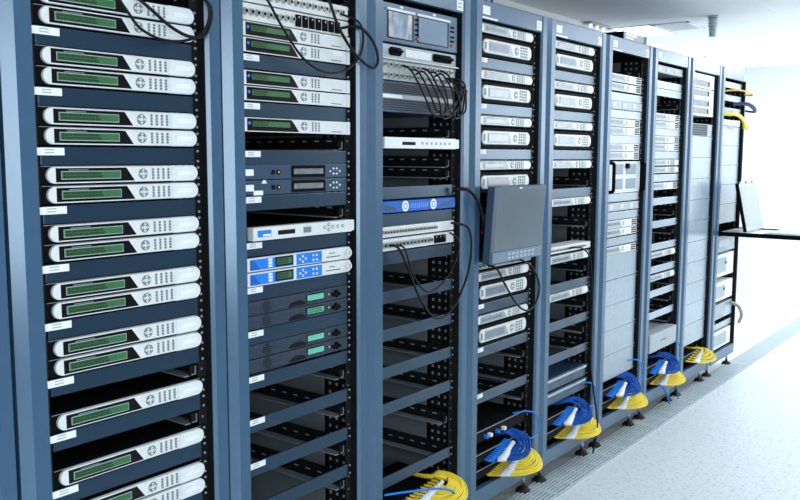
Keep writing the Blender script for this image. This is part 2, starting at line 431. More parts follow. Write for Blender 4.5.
def navpad(root, y, z, s, x, ring=True, m=KEY, hub=SILVER):
    b = MB()
    if ring: b.disc(x, x+.0008, y, z, s*1.05, 0, 16); b.disc(x+.0008, x+.0016, y, z, s*.38, 1, 10)
    for a in range(4):
        c, d = math.cos(a*PI/2), math.sin(a*PI/2)
        P = [(.5, -.32), (.98, 0), (.5, .32)]
        b.prism([(y+s*(u*c-v*d), z+s*(u*d+v*c)) for u, v in P], x+(.0008 if ring else 0), x+.0022, 1 if ring else 0)
    return b.build('navigation_pad', [m, hub], root)
def keypad(root, y0, y1, z0, z1, nx, nz, x, r=.0026, m=KEY):
    b = MB()
    for i in range(nx):
        for j in range(nz): b.disc(x, x+.0016, y0+(y1-y0)*i/(nx-1), z0+(z1-z0)*j/(nz-1), r, 0, 8)
    return b.build('keypad', m, root)
def lcd(root, y0, y1, z0, z1, x, m=LCD, rim=LCDR, text=.65, tm=LCDT, rimw=.0016):
    f = MB().box(x, x+.0012, y0-rimw, y1+rimw, z0-rimw, z1+rimw).build('display_frame', rim, root)
    b = MB(); b.box(x+.0012, x+.0016, y0, y1, z0, z1, 0)
    if text:
        rr = random.Random(int(y0*1e4+z0*1e4+text*100))
        for row in range(2):
            zz0 = z0+(z1-z0)*(.12+.44*row); zz1 = zz0+(z1-z0)*.34; y = y0+.003
            while y < y0+(y1-y0)*text:
                wd = rr.choice((.0035, .005, .007)); b.box(x+.0016, x+.0018, y, min(y+wd, y1-.002), zz0, zz1, 1); y += wd+.0012
    b.build('display', [m, tm], f)
H = .0425
def blank_proto(h=H, name='blank_panel', m=BLANK, label_strip=True, k=1, z=.5):
    r = dev(name, k, z, 'x', 'blank panel')
    MB().box(.0, .006, .0885, .5125, .0005, h-.0005, 0, .0012).build('plate', m, r); ears(r, h)
    if label_strip:
        b = MB(); b.box(.006, .0066, .080, .146, h-.020, h-.003, 0)
        for i, zz in enumerate((h-.0075, h-.0140)): b.box(.0066, .0068, .098, .121, zz-.0014, zz+.0014, 1)
        b.build('label_strip', [WHITE, INK], r, 'white printed label strip')
    return r
# --- rounded silver control unit (nearest rack)
def unit_a(k, z0, label, group, lcdm=LCD, lm=SILVER, text=.65, h=.0435, win=WIN, capm=CAP, X=.013, ye=.516):
    r = dev('display_unit', k, z0, label, 'rack unit', group)
    b = MB(); b.box(-.42, .004, .0885, .5125, .001, h-.001, 0, .001); b.box(-.002, .005, .0885, .5125, h-.0022, h-.0012, 1); b.build('case', [BLACK, SILVERD], r, 'black case')
    ears(r, h)
    a, c = (.0028, h-.0028) if X > .01 else (.0050, h-.0050); zm = h/2
    MB().prism(stadium(.099, .440, a, c, True, False), .004, X, 0, .0015).build('bezel', lm, r)
    MB().prism([(.119, a+.003), (.325, a+.003), (.302, c-.003), (.119, c-.003)], X, X+.0005).build('window', win, r)
    lcd(r, .133, .284, zm-.0085+(X < .01)*.0012, zm+.0075-(X < .01)*.0012, X+.0005, lcdm, LCDR, text)
    b = MB(); b.box(X+.0005, X+.0009, .15, .20, zm+.0105, zm+.0125); b.build('printed_mark', KEY, r)
    navpad(r, .349, zm, .0125, X); keypad(r, .378, .424, zm-.0105, zm+.0105, 4, 4, X, .0033)
    MB().prism(stadium(.436, ye, a-.0008, c+.0008, False, True), .004, X+.004, 0, .003).build('end_cap', capm, r)
    MB().box(X+.004, X+.0045, .450, ye-.018, zm-.0055, zm+.0055).build('cap_label', WHITE, r, 'white label on the end cap')
    return r
GA = 'green-display units in the nearest rack'
ordn = ['first', 'second', 'third', 'fourth', 'fifth', 'sixth', 'seventh', 'eighth', 'ninth', 'tenth', 'eleventh', 'twelfth']
prs = [1.869, 1.737, 1.6045, 1.472, 1.3395, 1.207, 1.0745]
proto = None; NEWL = 'green-display unit, %s, nearest rack'
names1 = ['topmost pair below the cables', 'second pair from the top', 'third pair from the top', 'fourth pair from the top', 'fifth pair from the top', 'sixth pair from the top', 'seventh pair from the top']
lst = []
for i, z in enumerate(prs):
    lst.append((z, 'upper one of the '+names1[i])); lst.append((z-.0445, 'lower one of the '+names1[i]))
lst += [(.900, 'single one below the seventh pair'), (.767, 'second single one, near the bottom'), (.671, 'upper one of the pair at the bottom edge'), (.6265, 'lower one of the pair at the bottom edge')]
for z, nm in lst:
    lab = NEWL % nm
    if proto is None: proto = unit_a(1, z-.02175, lab, GA)
    else: dup(proto, at(1, z-.02175), lab)
UA = proto
BL = blank_proto(); GB = 'navy blank panels'
first = [True]
def blank(k, zc_, label):
    if first[0]: first[0] = False; BL.location = at(k, zc_-H/2); BL['label'] = label; BL['group'] = GB
    else: dup(BL, at(k, zc_-H/2), label)
BN = blank_proto(label_strip=False, k=3); BN['group'] = GB; fn = [True]
def plain(k, zc_, label):
    if fn[0]: fn[0] = False; BN.location = at(k, zc_-H/2); BN['label'] = label
    else: dup(BN, at(k, zc_-H/2), label)
bl1 = [z-.089 for z in prs]+[.8555, .7225, .582]
bn1 = ['under the %s of green-display units' % ('topmost pair', 'second pair', 'third pair', 'fourth pair', 'fifth pair', 'sixth pair', 'seventh pair')[i] for i in range(7)]
bn1 += ['under the single unit below the seventh pair', 'under the second single unit near the bottom', 'below the last pair at the bottom edge']
for z, nm in zip(bl1, bn1): blank(1, z, 'labelled navy blank panel %s, nearest rack' % nm)

# --- second rack
def unit_b(k, z0, label, group, h=.0432, lcdm=LCD, face=SILVER, dots=False, textv=.4):
    r = dev('display_unit', k, z0, label, 'rack unit', group)
    b = MB(); b.box(-.42, .004, .0885, .512, .001, h-.001, 0, .001); b.build('case', BLACK, r)
    ears(r, h)
    MB().box(.004, .010, .080, .490 if dots else .5225, .002, h-.002, 0, .001).build('faceplate', face, r)
    zm = h/2
    MB().prism([(.094, .0045), (.297, .0045), (.283, zm), (.266, h-.0045), (.094, h-.0045)], .010, .0106).build('window', WIN if not dots else FARG, r)
    lcd(r, .112, .259, zm-.005, zm+.010, .0106, lcdm, WIN if not dots else FARG, textv)
    navpad(r, .312 if dots else .319, zm+.001, .0125, .010, m=KEY)
    if not dots:
        MB().disc(.0106, .012, .1015, zm+.004, .0048, 0, 12).build('badge', BLUE, r, 'small blue round badge')
        keypad(r, .355, .383, zm-.010, zm+.011, 3, 4, .010, .0031)
        MB().box(.010, .0104, .440, .486, .0085, .0105).build('card_slot', DARKSLOT, r)
        MB().box(.004, .013, .510, .5235, .0015, h-.0015, 0, .001).build('end_strip', CAP, r)
    else:
        keypad(r, .352, .396, zm-.010, zm+.010, 4, 3, .010, .0028, KEYL)
        b = MB()
        for i in range(3):
            for j in range(3): b.box(.010, .012, .420+.022*i, .435+.022*i, .007+.0115*j, .0145+.0115*j)
        b.build('socket_block', DARKSLOT, r, 'dark block of sockets')
    return r
GB2 = 'rectangular green-display units in the second rack'
pb = None
for z, nm in ((1.8645, 'just under the row of round connectors'), (1.8215, 'with a white sticker'), (1.7325, 'upper one of the second pair'), (1.6895, 'lower one of the second pair'), (1.6035, 'single one above the open gap')):
    lab = 'flat silver unit with green display, %s, second rack' % nm
    if pb is None: pb = unit_b(2, z-.0216, lab, GB2)
    else:
        q = dup(pb, at(2, z-.0216), lab)
        if nm.startswith('with a'): MB().box(.010, .0106, .444, .500, .024, .040).build('paper_label', WHITE, q, 'white sticker at the right end')
for z, nm in ((1.7775, 'between the first two pairs of silver units'), (1.645, 'below the second pair of silver units'), (1.512, 'above the two navy units with arrow keys'), (1.383, 'below the two navy units with arrow keys'),
              (1.253, 'between the silver unit and the blue-faced pair'), (1.125, 'below the blue-faced pair'), (.998, 'between the two speckled pairs'), (.866, 'under the lower speckled pair'), (.739, 'in the open bays, first below the speckled units'),
              (.6085, 'in the open bays, second below the speckled units'), (.482, 'in the open bays, third below the speckled units')):
    blank(2, z, 'labelled navy blank panel %s, second rack' % nm)
BNC = mat('connector_shell', (176, 180, 176), .3, .7)
def bnc_panel(k, z0, h, label, rows, n, y0, y1, r=.0095, face=SILVER, mods=None, group=None):
    o = dev('breakout_unit', k, z0, label, 'connector panel', group)
    MB().box(-.08, .006, .080, .5225, .001, h-.001, 0, .001).build('faceplate', face, o); ears(o, h)
    for j in range(rows):
        z = h*(j+.5)/rows
        for i in range(n):
            y = y0+(y1-y0)*i/(n-1)
            b = MB(); b.disc(.006, .010, y, z, r, 0, 12); b.disc(.010, .016, y, z, r*.72, 0, 12); b.disc(.016, .0166, y, z, r*.5, 1, 8); b.box(.006, .018, y-.0015, y+.0015, z-.004, z-.0005, 1)
            b.build('round_connector', [BNC, DARKSLOT], o)
    if mods:
        for i in range(mods[2]):
            y = mods[0]+(mods[1]-mods[0])*i/(mods[2]-1)
            b = MB(); b.box(.006, .012, y-.0105, y+.0105, .006, h-.008, 0, .001); b.disc(.012, .0125, y, h*.68, .003, 1, 8); b.build('socket_module', [BLACK, BOLT], o)
    return o
bnc_panel(2, 1.8865, .048, 'silver panel of round connectors with black modules at right, second rack', 1, 9, .094, .276, .0100, SILVER, (.30, .47, 7))
bnc_panel(2, 1.9365, .044, 'topmost silver panel of round connectors, cut by the frame, second rack', 1, 17, .094, .492, .0095)
# hood device with two navy arrow-key units
NK = None
for z, nm in ((1.4705, 'upper'), (1.427, 'lower')):
    lab = '%s of two navy units with grey display and white arrow keys, second rack' % nm
    r = dev('network_unit', 2, z-.0216, lab, 'rack unit', 'navy arrow-key units'); h = .043
    MB().box(-.42, .007, .0885, .5125, .001, h-.001, 0, .0015).build('case', NAVY, r); ears(r, h)
    MB().box(.007, .0076, .078, .117, .012, .030).build('label_strip', WHITE, r)
    MB().box(.007, .0095, .187, .197, .015, .027).build('button', BLACK, r); MB().box(.007, .0095, .207, .219, .015, .027).build('led_window', BLACK, r); MB().disc(.0095, .010, .213, .021, .0028, 0, 8).build('led', AMBER, r)
    lcd(r, .276, .402, .014, .030, .007, LCDG, BLACK, 0, rimw=.010)
    b = MB()
    for y, z2 in ((.434, .021), (.449, .029), (.449, .013), (.464, .029), (.464, .013), (.478, .021)): b.prism([(y-.005, z2), (y, z2-.004), (y+.005, z2), (y, z2+.004)], .007, .009)
    b.build('arrow_keys', KEYL, r)
    if nm == 'lower':
        MB().box(.007, .0076, .116, .152, .000, .013).build('label_strip', WHITE, r); MB().prism([(.146, .033), (.170, .033), (.163, .037), (.163, .042), (.151, .042), (.151, .037)], .007, .0076).build('emblem', WHITE, r, 'small white printed emblem')
# slim silver unit with blue badge
r = dev('recorder_unit', 2, 1.276, 'slim silver unit with blue square badge and black slot, second rack', 'rack unit'); h = .042
MB().box(-.42, .004, .0885, .512, .001, h-.001, 0, .001).build('case', BLACK, r); ears(r, h)
MB().box(.004, .030, .092, .512, .002, h-.002, 0, .0015).build('faceplate', SILVER, r)
MB().box(.0, .020, .5125, .534, .004, h-.004, 0, .002).build('side_bracket', CAP, r)
MB().box(.030, .0306, .108, .160, .012, .031).build('badge', BLUE, r, 'blue square badge'); MB().box(.0306, .031, .128, .158, .014, .020).build('badge_stripe', WHITE, r)
MB().box(.030, .0305, .187, .256, .014, .027).build('disc_slot', DARKSLOT, r); MB().box(.030, .0306, .291, .324, .013, .030).build('display_frame', KEY, r); MB().box(.0306, .031, .296, .319, .017, .026).build('display', LCDG, r)
for y, z2 in ((.384, .023), (.402, .031), (.402, .015), (.420, .023), (.444, .023), (.466, .023)):
    b = MB(); b.disc(.030, .032, y, z2, .0058, 0, 12); b.disc(.032, .0325, y, z2, .003, 1, 10); b.build('round_button', [SILVERD, KEYL], r)
# blue-faced pair
for z, nm in ((1.209, 'upper'), (1.1665, 'lower')):
    r = dev('decoder_unit', 2, z-.0215, '%s of two bright blue and silver units with small green display, second rack' % nm, 'rack unit', 'blue-faced units'); h = .043
    MB().box(-.42, .004, .0885, .5125, .001, h-.001, 0, .001).build('case', BLACK, r); ears(r, h)
    MB().prism(stadium(.080, .524, .002, h-.002, False, True, r=.016), .004, .016, 0, .002).build('faceplate', SILVER, r)
    MB().box(.016, .0164, .090, .262, .006, h-.006).build('blue_panel', BLUE, r, 'bright blue left panel')
    MB().prism([(.090, .007), (.128, .007), (.105, .034), (.090, .034)], .0164, .017).build('wedge_mark', BLUED, r)
    MB().box(.016, .0164, .274, .385, .005, h-.005).build('button_panel', BLUE, r, 'bright blue button panel')
    b = MB()
    for j in range(3):
        for i in range(3): b.box(.0164, .0168, .160+.0055*i, .1645+.0055*i, .010+.009*j, .017+.009*j)
    b.build('lettering', WHITE, r)
    lcd(r, .193, .254, .0135, .032, .0164, LCD, DARKSLOT, .7, rimw=.005)
    b = MB()
    for y, z2 in ((.288, .021), (.300, .029), (.300, .013), (.312, .021), (.345, .028), (.360, .028), (.345, .014), (.360, .014)): b.disc(.0164, .019, y, z2, .0036, 0, 10)
    b.build('button_set', CAP, r)
    MB().box(.016, .0165, .404, .470, .014, .0165).build('card_slot', DARKSLOT, r); MB().box(.016, .0164, .418, .445, .025, .028).build('lettering', KEY, r)
    MB().ring(.016, .024, .505, h/2, .012, .008, 0, 16).build('handle', CAP, r)
# speckled navy units
for z, nm in ((1.0825, 'upper one of the upper pair'), (1.041, 'lower one of the upper pair'), (.956, 'upper one of the lower pair'), (.914, 'lower one of the lower pair')):
    r = dev('amplifier_unit', 2, z-.0205, 'speckled navy unit with teal display, %s, second rack' % nm, 'rack unit', 'speckled navy units'); h = .041
    MB().box(-.42, .007, .0885, .5125, .0008, h-.0008, 0, .001).build('case', SPECK, r); ears(r, h)
    b = MB()
    for i in range(5):
        for j in range(5):
            y = .145+.0068*i; z2 = h/2+.0068*(j-2)
            if (i-2)**2+(j-2)**2 < 6: b.disc(.007, .0073, y, z2, .0027, 0, 8)
    b.build('round_grille', DARKSLOT, r)
    b = MB(); b.prism([(.285+.038*math.cos(PI*i/10), .004+.016*math.sin(PI*i/10)) for i in range(11)], .007, .0076); b.build('finger_recess', DARKSLOT, r)
    lcd(r, .328, .400, .013, .030, .007, LCDT2, DARKSLOT, .0 if 'lower one of the upper' not in nm else .9, tm=LCD, rimw=.003)
    MB().disc(.007, .0085, .425, .021, .0026, 0, 8).build('led', AMBER, r)
    b = MB()
    for y, z2 in ((.446, .018), (.458, .026), (.470, .018), (.458, .014)): b.disc(.007, .013, y, z2, .0062, 0, 10)
    b.build('knob_cluster', BLACK, r)

# --- third rack
o = dev('twin_monitor', 3, 1.893, 'navy rack unit with two small square monitors at the top of the third rack', 'monitor'); h = .13
MB().box(-.2, .012, .075, .525, .001, h-.001, 0, .002).build('case', STEEL, o); ears(o, h)
def pict():
    m = bpy.data.materials.new('monitor_picture'); m.use_nodes = True; nt = m.node_tree; N = nt.nodes; b = N['Principled BSDF']
    tc = N.new('ShaderNodeTexCoord'); mp = N.new('ShaderNodeMapping'); mp.inputs['Scale'].default_value = (1, 1, .5)
    v = N.new('ShaderNodeTexNoise'); v.inputs['Scale'].default_value = 38; v.inputs['Detail'].default_value = 3
    r = N.new('ShaderNodeValToRGB'); e = r.color_ramp.elements
    e[0].position = .3; e[0].color = (lin(70), lin(88), lin(108), 1); e[1].position = .75; e[1].color = (lin(190), lin(170), lin(150), 1)
    x = e.new(.5); x.color = (lin(108), lin(130), lin(148), 1)
    nt.links.new(tc.outputs['Object'], mp.inputs['Vector']); nt.links.new(mp.outputs[0], v.inputs['Vector']); nt.links.new(v.outputs['Fac'], r.inputs['Fac'])
    nt.links.new(r.outputs[0], b.inputs['Base Color']); nt.links.new(r.outputs[0], b.inputs['Emission Color']); b.inputs['Emission Strength'].default_value = .35; b.inputs['Roughness'].default_value = .3
    return m
for y0, y1, mm, nm in ((.118, .250, pict(), 'picture_screen'), (.285, .462, mat('blue_grey_screen', (84, 112, 138), .3, 0, .5, .12), 'plain_screen')):
    b = MB(); b.box(.012, .018, y0-.010, y1+.010, .104, .112); b.build('screen_hood', SILVER, o)
    s = MB().box(.012, .0135, y0-.006, y1+.006, .014, .104).build('screen_frame', WIN, o)
    MB().box(.0135, .014, y0, y1-.004, .018, .101).build('screen', mm, s, 'lit screen with a blurred picture' if nm[0] == 'p' and 'pict' in nm else 'lit plain blue-grey screen')
for y in (.270, .280, .485, .497):
    for z in (.04, .055, .075, .09): MB().disc(.012, .016, y, z, .0036, 0, 8).build('button', BLACK, o)
for y in (.275, .490): MB().disc(.012, .017, y, .025, .0042, 0, 10).build('led', RED, o, 'red button')
MB().box(.012, .0126, .180, .198, .117, .124).build('badge', CAP, o); MB().box(.012, .0126, .37, .388, .117, .124).build('badge', CAP, o)
o = dev('power_unit', 3, 1.842, 'silver unit with two black pull handles under the twin monitors', 'rack unit'); h = .047
MB().box(-.3, .008, .075, .525, .001, h-.001, 0, .002).build('case', SILVERD, o); ears(o, h)
MB().box(.008, .011, .215, .365, .010, h-.010, 0, .001).build('face_panel', SILVER, o)
for a, b_ in ((.125, .195), (.375, .495)):
    q = MB().prism(stadium(a, b_, .010, .038), .008, .012, 0, .001).build('handle_plate', BLACK, o); MB().tube([(.012, a+.012, .024), (.026, a+.018, .024), (.028, (a+b_)/2, .024), (.026, b_-.018, .024), (.012, b_-.012, .024)], .005).build('handle', BLACK, q)
o = bnc_panel(3, 1.770, .068, 'pale connector panel with many black cables plugged in, third rack', 2, 14, .10, .49, .0095, SILVERD)
MB().box(.004, .022, .080, .5225, .068, .0715, 0, .001).build('top_lip', CAP, o)
o = dev('mesh_unit', 3, 1.664, 'black mesh-fronted unit with a pale stripe across, third rack', 'rack unit'); h = .104
MB().box(-.42, .006, .080, .515, .001, h-.001, 0, .002).build('case', NAVY, o); ears(o, h)
for a, c in ((.006, .044), (.064, .098)):
    b = MB(); b.box(.006, .0066, .09, .505, a, c, 0)
    for i in range(42):
        for j in range(5): 
            y = .095+.0098*i+(.0049 if j % 2 else 0); z = a+.004+(c-a-.008)*j/4; b.box(.0066, .0069, y-.003, y+.003, z-.0022, z+.0022, 1)
    b.build('mesh_grille', [MESHM, DARKSLOT], o)
MB().box(.006, .008, .080, .515, .046, .061, 0, .001).build('label_bar', SILVERD, o); MB().box(.008, .0084, .085, .20, .048, .059).build('label_strip', WHITE, o)
o = dev('recorder_unit', 3, 1.5405, 'slim silver unit with short black slot in the open upper bay, third rack', 'rack unit'); h = .042
MB().box(-.42, .004, .0885, .512, .001, h-.001, 0, .001).build('case', BLACK, o); ears(o, h)
MB().box(.004, .028, .080, .500, .002, h-.002, 0, .0015).build('faceplate', CAP, o); MB().box(.0, .020, .5125, .534, .004, h-.004, 0, .002).build('side_bracket', CAP, o)
MB().box(.028, .0285, .175, .250, .014, .025).build('disc_slot', DARKSLOT, o)
b = MB()
for i in range(7): b.disc(.028, .030, .29+.028*i, .021, .0050, 0, 12)
b.build('button_row', SILVERD, o)
o = dev('router_unit', 3, 1.3235, 'bright blue unit with two pale round badges, middle of third rack', 'rack unit'); h = .043
MB().box(-.35, .004, .0885, .512, .001, h-.001, 0, .001).build('case', BLACK, o); ears(o, h)
MB().prism(stadium(.085, .515, .002, h-.002, r=.006), .004, .018, 0, .002).build('faceplate', BLUED, o)
for y in (.205, .372):
    q = MB().disc(.018, .020, y, h/2, .019, 0, 20).build('badge', WHITE, o, 'pale round badge'); MB().ring(.020, .0206, y, h/2, .011, .008, 0).build('badge_ring', BLUE, q)
MB().prism([(.095, .008), (.165, .008), (.140, .022), (.095, .028)], .018, .0186).build('dark_vent', NAVY, o); MB().prism([(.430, .020), (.50, .034), (.47, .014), (.41, .010)], .018, .0186).build('dark_vent', NAVY, o)
b = MB()
for i in range(9): b.box(.018, .0184, .238+.012*i, .245+.012*i, .012, .030)
b.build('pale_pattern', mat('mid_blue', (84, 134, 222), .4), o)
bnc_panel(3, 1.240, .038, 'upper silver strip of small round connectors, middle of third rack', 1, 20, .10, .40, .0065, SILVER)
bnc_panel(3, 1.193, .043, 'lower silver strip of large round connectors, middle of third rack', 1, 14, .10, .37, .0105, SILVER, (.405, .455, 3))
for z, nm in ((1.391, 'just above the blue unit'), (1.300, 'just below the blue unit'), (1.168, 'just under the round connector strips'), (1.034, 'first of the open lower bays'), (.902, 'second of the open lower bays'),
              (.770, 'third of the open lower bays'), (.640, 'fourth of the open lower bays'), (.375, 'just above the yellow cables')):
    plain(3, z, 'navy blank panel, %s, third rack' % nm)

# --- fourth and fifth racks: thin and tall units
PALEL = mat('pale_display', (112, 128, 140), .18, 0, .5, 0, .12, 30)
def unit_2u(k, z0, label, group, h=.083, win=PALEL):
    r = dev('tall_display_unit', k, z0, label, 'rack unit', group)
    MB().box(-.42, .004, .0885, .5125, .001, h-.001, 0, .001).build('case', BLACK, r); ears(r, h)
    MB().prism(stadium(.112, .488, .0145, h-.0145, r=.021), .004, .011, 0, .003).build('bezel', SILVER, r)
    MB().box(.011, .0116, .118, .132, .028, h-.028).build('latch', KEY, r)
    MB().prism([(.147, .021), (.335, .021), (.312, h-.022), (.147, h-.022)], .011, .0116).build('window', SILVERD, r)
    lcd(r, .155, .300, .028, h-.028, .0116, win, SILVERD, .0)
    navpad(r, .364, h/2, .015, .011); keypad(r, .398, .446, h/2-.017, h/2+.017, 4, 4, .011, .0045)
    return r
def slim(k, z0, label, group, win=PALEL, text=0): return unit_a(k, z0, label, group, lcdm=win, text=text, win=SILVERD, X=.007, ye=.503)
slots = ['topmost', 'second', 'third', 'fourth']
S1 = S2 = None
for k in (4, 5):
    for i in range(4):
        s = 2.034-.177*i; tl = ['at the very top', 'second set down', 'third set down', 'fourth set down'][i]
        l1 = 'slim silver unit with pale display, %s, %s' % (tl, RN[k]); l2 = 'tall rounded silver unit with pale display, %s, %s' % (tl, RN[k])
        g1, g2 = 'slim pale-display units', 'tall rounded units'
        if S1 is None: S1 = slim(k, s-.0445, l1, g1)
        else: dup(S1, at(k, s-.0445), l1)
        if k == 4 or i < 3:
            if S2 is None: S2 = unit_2u(k, s-.0445-.0865, l2, g2)
            else: dup(S2, at(k, s-.0445-.0865), l2)
        if i < 3: (blank if k == 4 else plain)(k, s-.155, 'grey-blue blank panel under the %s tall rounded unit, %s' % (ordn[i], RN[k]))
dup(S1, at(4, 1.014), 'slim silver unit with green-lit display, under the fold-out screen, fourth rack'); dup(S2, at(4, .930), 'tall rounded silver unit, first one below the fold-out screen, fourth rack')
dup(S1, at(4, .838), 'slim silver unit in the second set below the fold-out screen, fourth rack'); dup(S2, at(4, .752), 'tall rounded silver unit, second one below the fold-out screen, fourth rack')
blank(4, .907, 'grey-blue blank panel between the two lower tall units, fourth rack'); blank(4, .729, 'grey-blue blank panel with sticker under the lowest tall unit, fourth rack'); blank(4, .538, 'grey-blue blank panel alone in the open bay, fourth rack')
bnc_panel(4, 1.066, .032, 'slim connector strip just under the fold-out screen, fourth rack', 1, 12, .10, .40, .0065, SILVERD)
plain(5, 1.349, 'grey-blue blank panel between two open bays, fifth rack'); dup(S1, at(5, 1.285), 'slim silver unit alone under a blank panel, fifth rack')
bnc_panel(5, 1.072, .033, 'silver connector strip where a black cable starts, fifth rack', 1, 13, .10, .45, .0062, SILVER)
dup(S1, at(5, 1.022), 'slim silver unit just under the connector strip, fifth rack'); plain(5, .910, 'grey-blue blank panel below the connector strip, fifth rack'); dup(S1, at(5, .846), 'lowest slim silver unit, fifth rack')
plain(5, .733, 'grey-blue blank panel in the upper of two low bays, fifth rack'); plain(5, .577, 'grey-blue blank panel above the grey ridged boxes, fifth rack')
for z, nm in ((.430, 'upper'), (.362, 'lower')):
    o = dev('storage_box', 5, z, '%s of two grey ridged boxes above the blue cables, fifth rack' % nm, 'rack unit'); h = .060
    MB().box(-.4, .004, .0885, .5125, .001, h-.001, 0, .001).build('case', NAVY, o); ears(o, h)
    MB().box(.004, .016, .080, .500, .044, h-.003, 0, .003).build('ridge', FARP, o)
    b = MB()
    for i in range(5): b.disc(.004, .0046, .2+.06*i, .026, .004, 0, 8)
    b.build('port_row', BLUED, o)

# fold-out screen in front of the fourth rack
o = empty('fold_out_screen', (.034, Y0(4)+.27, 1.097), 'grey flat screen folded out in front of the fourth rack', 'screen'); o.rotation_euler = (0, math.radians(4.0), math.radians(0))
MB().prism(stadium(-.207, .207, 0, .304, r=.006, n=3), -.016, .016, 0, .002).build('housing', mat('screen_housing', (58, 80, 102), .4), o)
MB().box(.016, .0166, -.186, .190, .052, .290).build('screen', SCREEN, o, 'blank glossy grey screen')
q = MB().box(.016, .020, -.195, .200, .004, .046, 0, .001).build('control_strip', mat('control_strip', (96, 124, 148), .4), o)
for i in range(7):
    for j in range(2): MB().box(.020, .0216, -.080+.032*i, -.058+.032*i, .012+.016*j, .022+.016*j).build('button', FARG, q)
for y in (-.165, .175): MB().box(.020, .0206, y-.022, y+.018, .012, .036).build('speaker', KEY, q)
MB().box(.016, .018, -.02, 0, .293, .299).build('badge', CAP, o)
for y in (-.17, .17): MB().tube([(-.016, y, .02), (-.03, y, .015), (-.065, y, .012)], .007).build('hinge_arm', FRAME, o)
# connector box left of the screen
o = dev('connector_block', 4, 1.19, 'dark connector block with red and green plugs left of the fold-out screen', 'connector block')
MB().box(-.08, .012, .085, .24, .0, .12, 0, .002).build('block', BLACK, o); MB().box(.012, .024, .105, .116, .02, .036, 0, .001).build('red_plug', RED, o, 'red plug'); MB().tube([(.014, .125, .03), (.020, .128, .06), (.014, .130, .10)], .003).build('green_wire', CGRN, o, 'green wire')

# --- sixth rack
def white_strip(k, z0, label, n=3, h=.0435):
    o = dev('pale_unit', k, z0, label, 'rack unit', 'pale units with small squares'); MB().box(-.3, .008, .085, .512, .001, h-.001, 0, .0015).build('case', FARG, o); ears(o, h)
    for i in range(n):
        y = .15+.13*i; MB().box(.008, .010, y-.026, y+.026, .010, .034, 0, .001).build('square_port', mat('port_grey', (190, 199, 204), .5), o); 
    return o
U6 = unit_b(6, 1.892, 'pale unit with dark socket block, uppermost in the sixth rack', 'pale units with dark socket blocks', lcdm=PALEL, face=FARW, dots=True, textv=0)
for z, nm in ((1.847, 'second from the top'), (1.668, 'third from the top'), (1.625, 'fourth from the top'), (1.542, 'fifth from the top'), (1.499, 'just above the drive bay'), (1.146, 'first below the drive bay'), (1.103, 'second below the drive bay'), (1.010, 'lowest, above the large plain panels')):
    dup(U6, at(6, z), 'pale unit with dark socket block, %s, sixth rack' % nm)
BP = blank_proto(.0425, 'blank_panel', FARP, False, 6, 1.799); BP['label'] = 'pale blank panel under the top pair of units, sixth rack'; BP['group'] = 'pale blank panels'
for z, nm in ((1.712, 'under the upper unit with small squares'), (1.584, 'between the third and fourth pairs'), (1.284, 'just under the drive bay'), (1.190, 'under the lower unit with small squares'), (1.056, 'above the lowest pale unit')):
    dup(BP, at(6, z), 'pale blank panel %s, sixth rack' % nm)
white_strip(6, 1.756, 'pale unit with three small squares above the drive bay, sixth rack'); white_strip(6, 1.236, 'pale unit with three small squares below the drive bay, sixth rack')
o = dev('drive_bay', 6, 1.328, 'pale drive bay with two long black side handles, sixth rack', 'drive bay'); h = .165
MB().box(-.42, .010, .0885, .512, .001, h-.001, 0, .002).build('case', mat('bay_case', (200, 208, 214), .4), o); ears(o, h)
for i in range(2):
    for j in range(2):
        b = MB(); y0 = .155+.170*i; z0 = .022+.075*j; b.box(.010, .012, y0, y0+.125, z0, z0+.052, 0)
        for q in range(6): b.box(.012, .0125, y0+.004+.020*q, y0+.018+.020*q, z0+.004, z0+.048, 1)
        b.build('drive_grille', [mat('grille_blue', (110, 130, 144), .5), mat('grille_bar', (136, 156, 170), .5)], o)
MB().disc(.010, .026, .325, .140, .014, 0, 14).build('knob', BLACK, o)
for y in (.115, .515):
    MB().tube([(.004, y, .008), (.030, y, .012), (.034, y, .03), (.034, y, h/2), (.034, y, h-.03), (.030, y, h-.012), (.004, y, h-.008)], .009, 8).build('handle', BLACK, o, 'long black handle')
P3 = blank_proto(.1325, 'large_blank_panel', FARP, False, 6, .878); P3['label'] = 'large plain blank panel, topmost of the five low in the sixth rack'; P3['group'] = 'large blank panels'
for z, nm in ((.744, 'second'), (.611, 'third'), (.478, 'fourth'), (.345, 'lowest')): dup(P3, at(6, z), 'large plain blank panel, %s of the five low in the sixth rack' % nm)

# --- seventh rack
white_strip(7, 1.984, 'pale unit with three small squares at the top of the seventh rack')
for z, nm in ((1.899, 'first of two below the dark gap at the top'), (1.856, 'second of two below the dark gap at the top'), (1.635, 'between the two upper pairs of units'), (1.505, 'above the rounded pale pair'), (1.374, 'below the rounded pale pair'),
              (1.241, 'in the first open bay'), (1.110, 'in the second open bay'), (.980, 'above the upper rounded unit low down'), (.848, 'above the lower rounded unit low down'), (.708, 'below the lower rounded unit'), (.580, 'above the pull-out box')):
    dup(BP, at(7, z), 'pale blank panel, %s, seventh rack' % nm)
for z, nm in ((1.719, 'upper one of the top pair'), (1.676, 'lower one of the top pair'), (1.592, 'upper one of the second pair'), (1.549, 'lower one of the second pair'), (1.327, 'single one below the rounded pair')):
    dup(U6, at(7, z), 'pale unit with dark socket block, %s, seventh rack' % nm)
for z, nm in ((1.462, 'upper of the middle pair'), (1.419, 'lower of the middle pair'), (.932, 'upper of the two low down'), (.798, 'lower of the two low down')):
    dup(S1, at(7, z), 'slim rounded silver unit, %s, seventh rack' % nm)
o = dev('pull_out_box', 7, .393, 'pale grey box pulled slightly out, low in the seventh rack', 'box')
MB().box(-.4, .035, .085, .51, .001, .108, 0, .004).build('case', FARG, o); ears(o, .108)
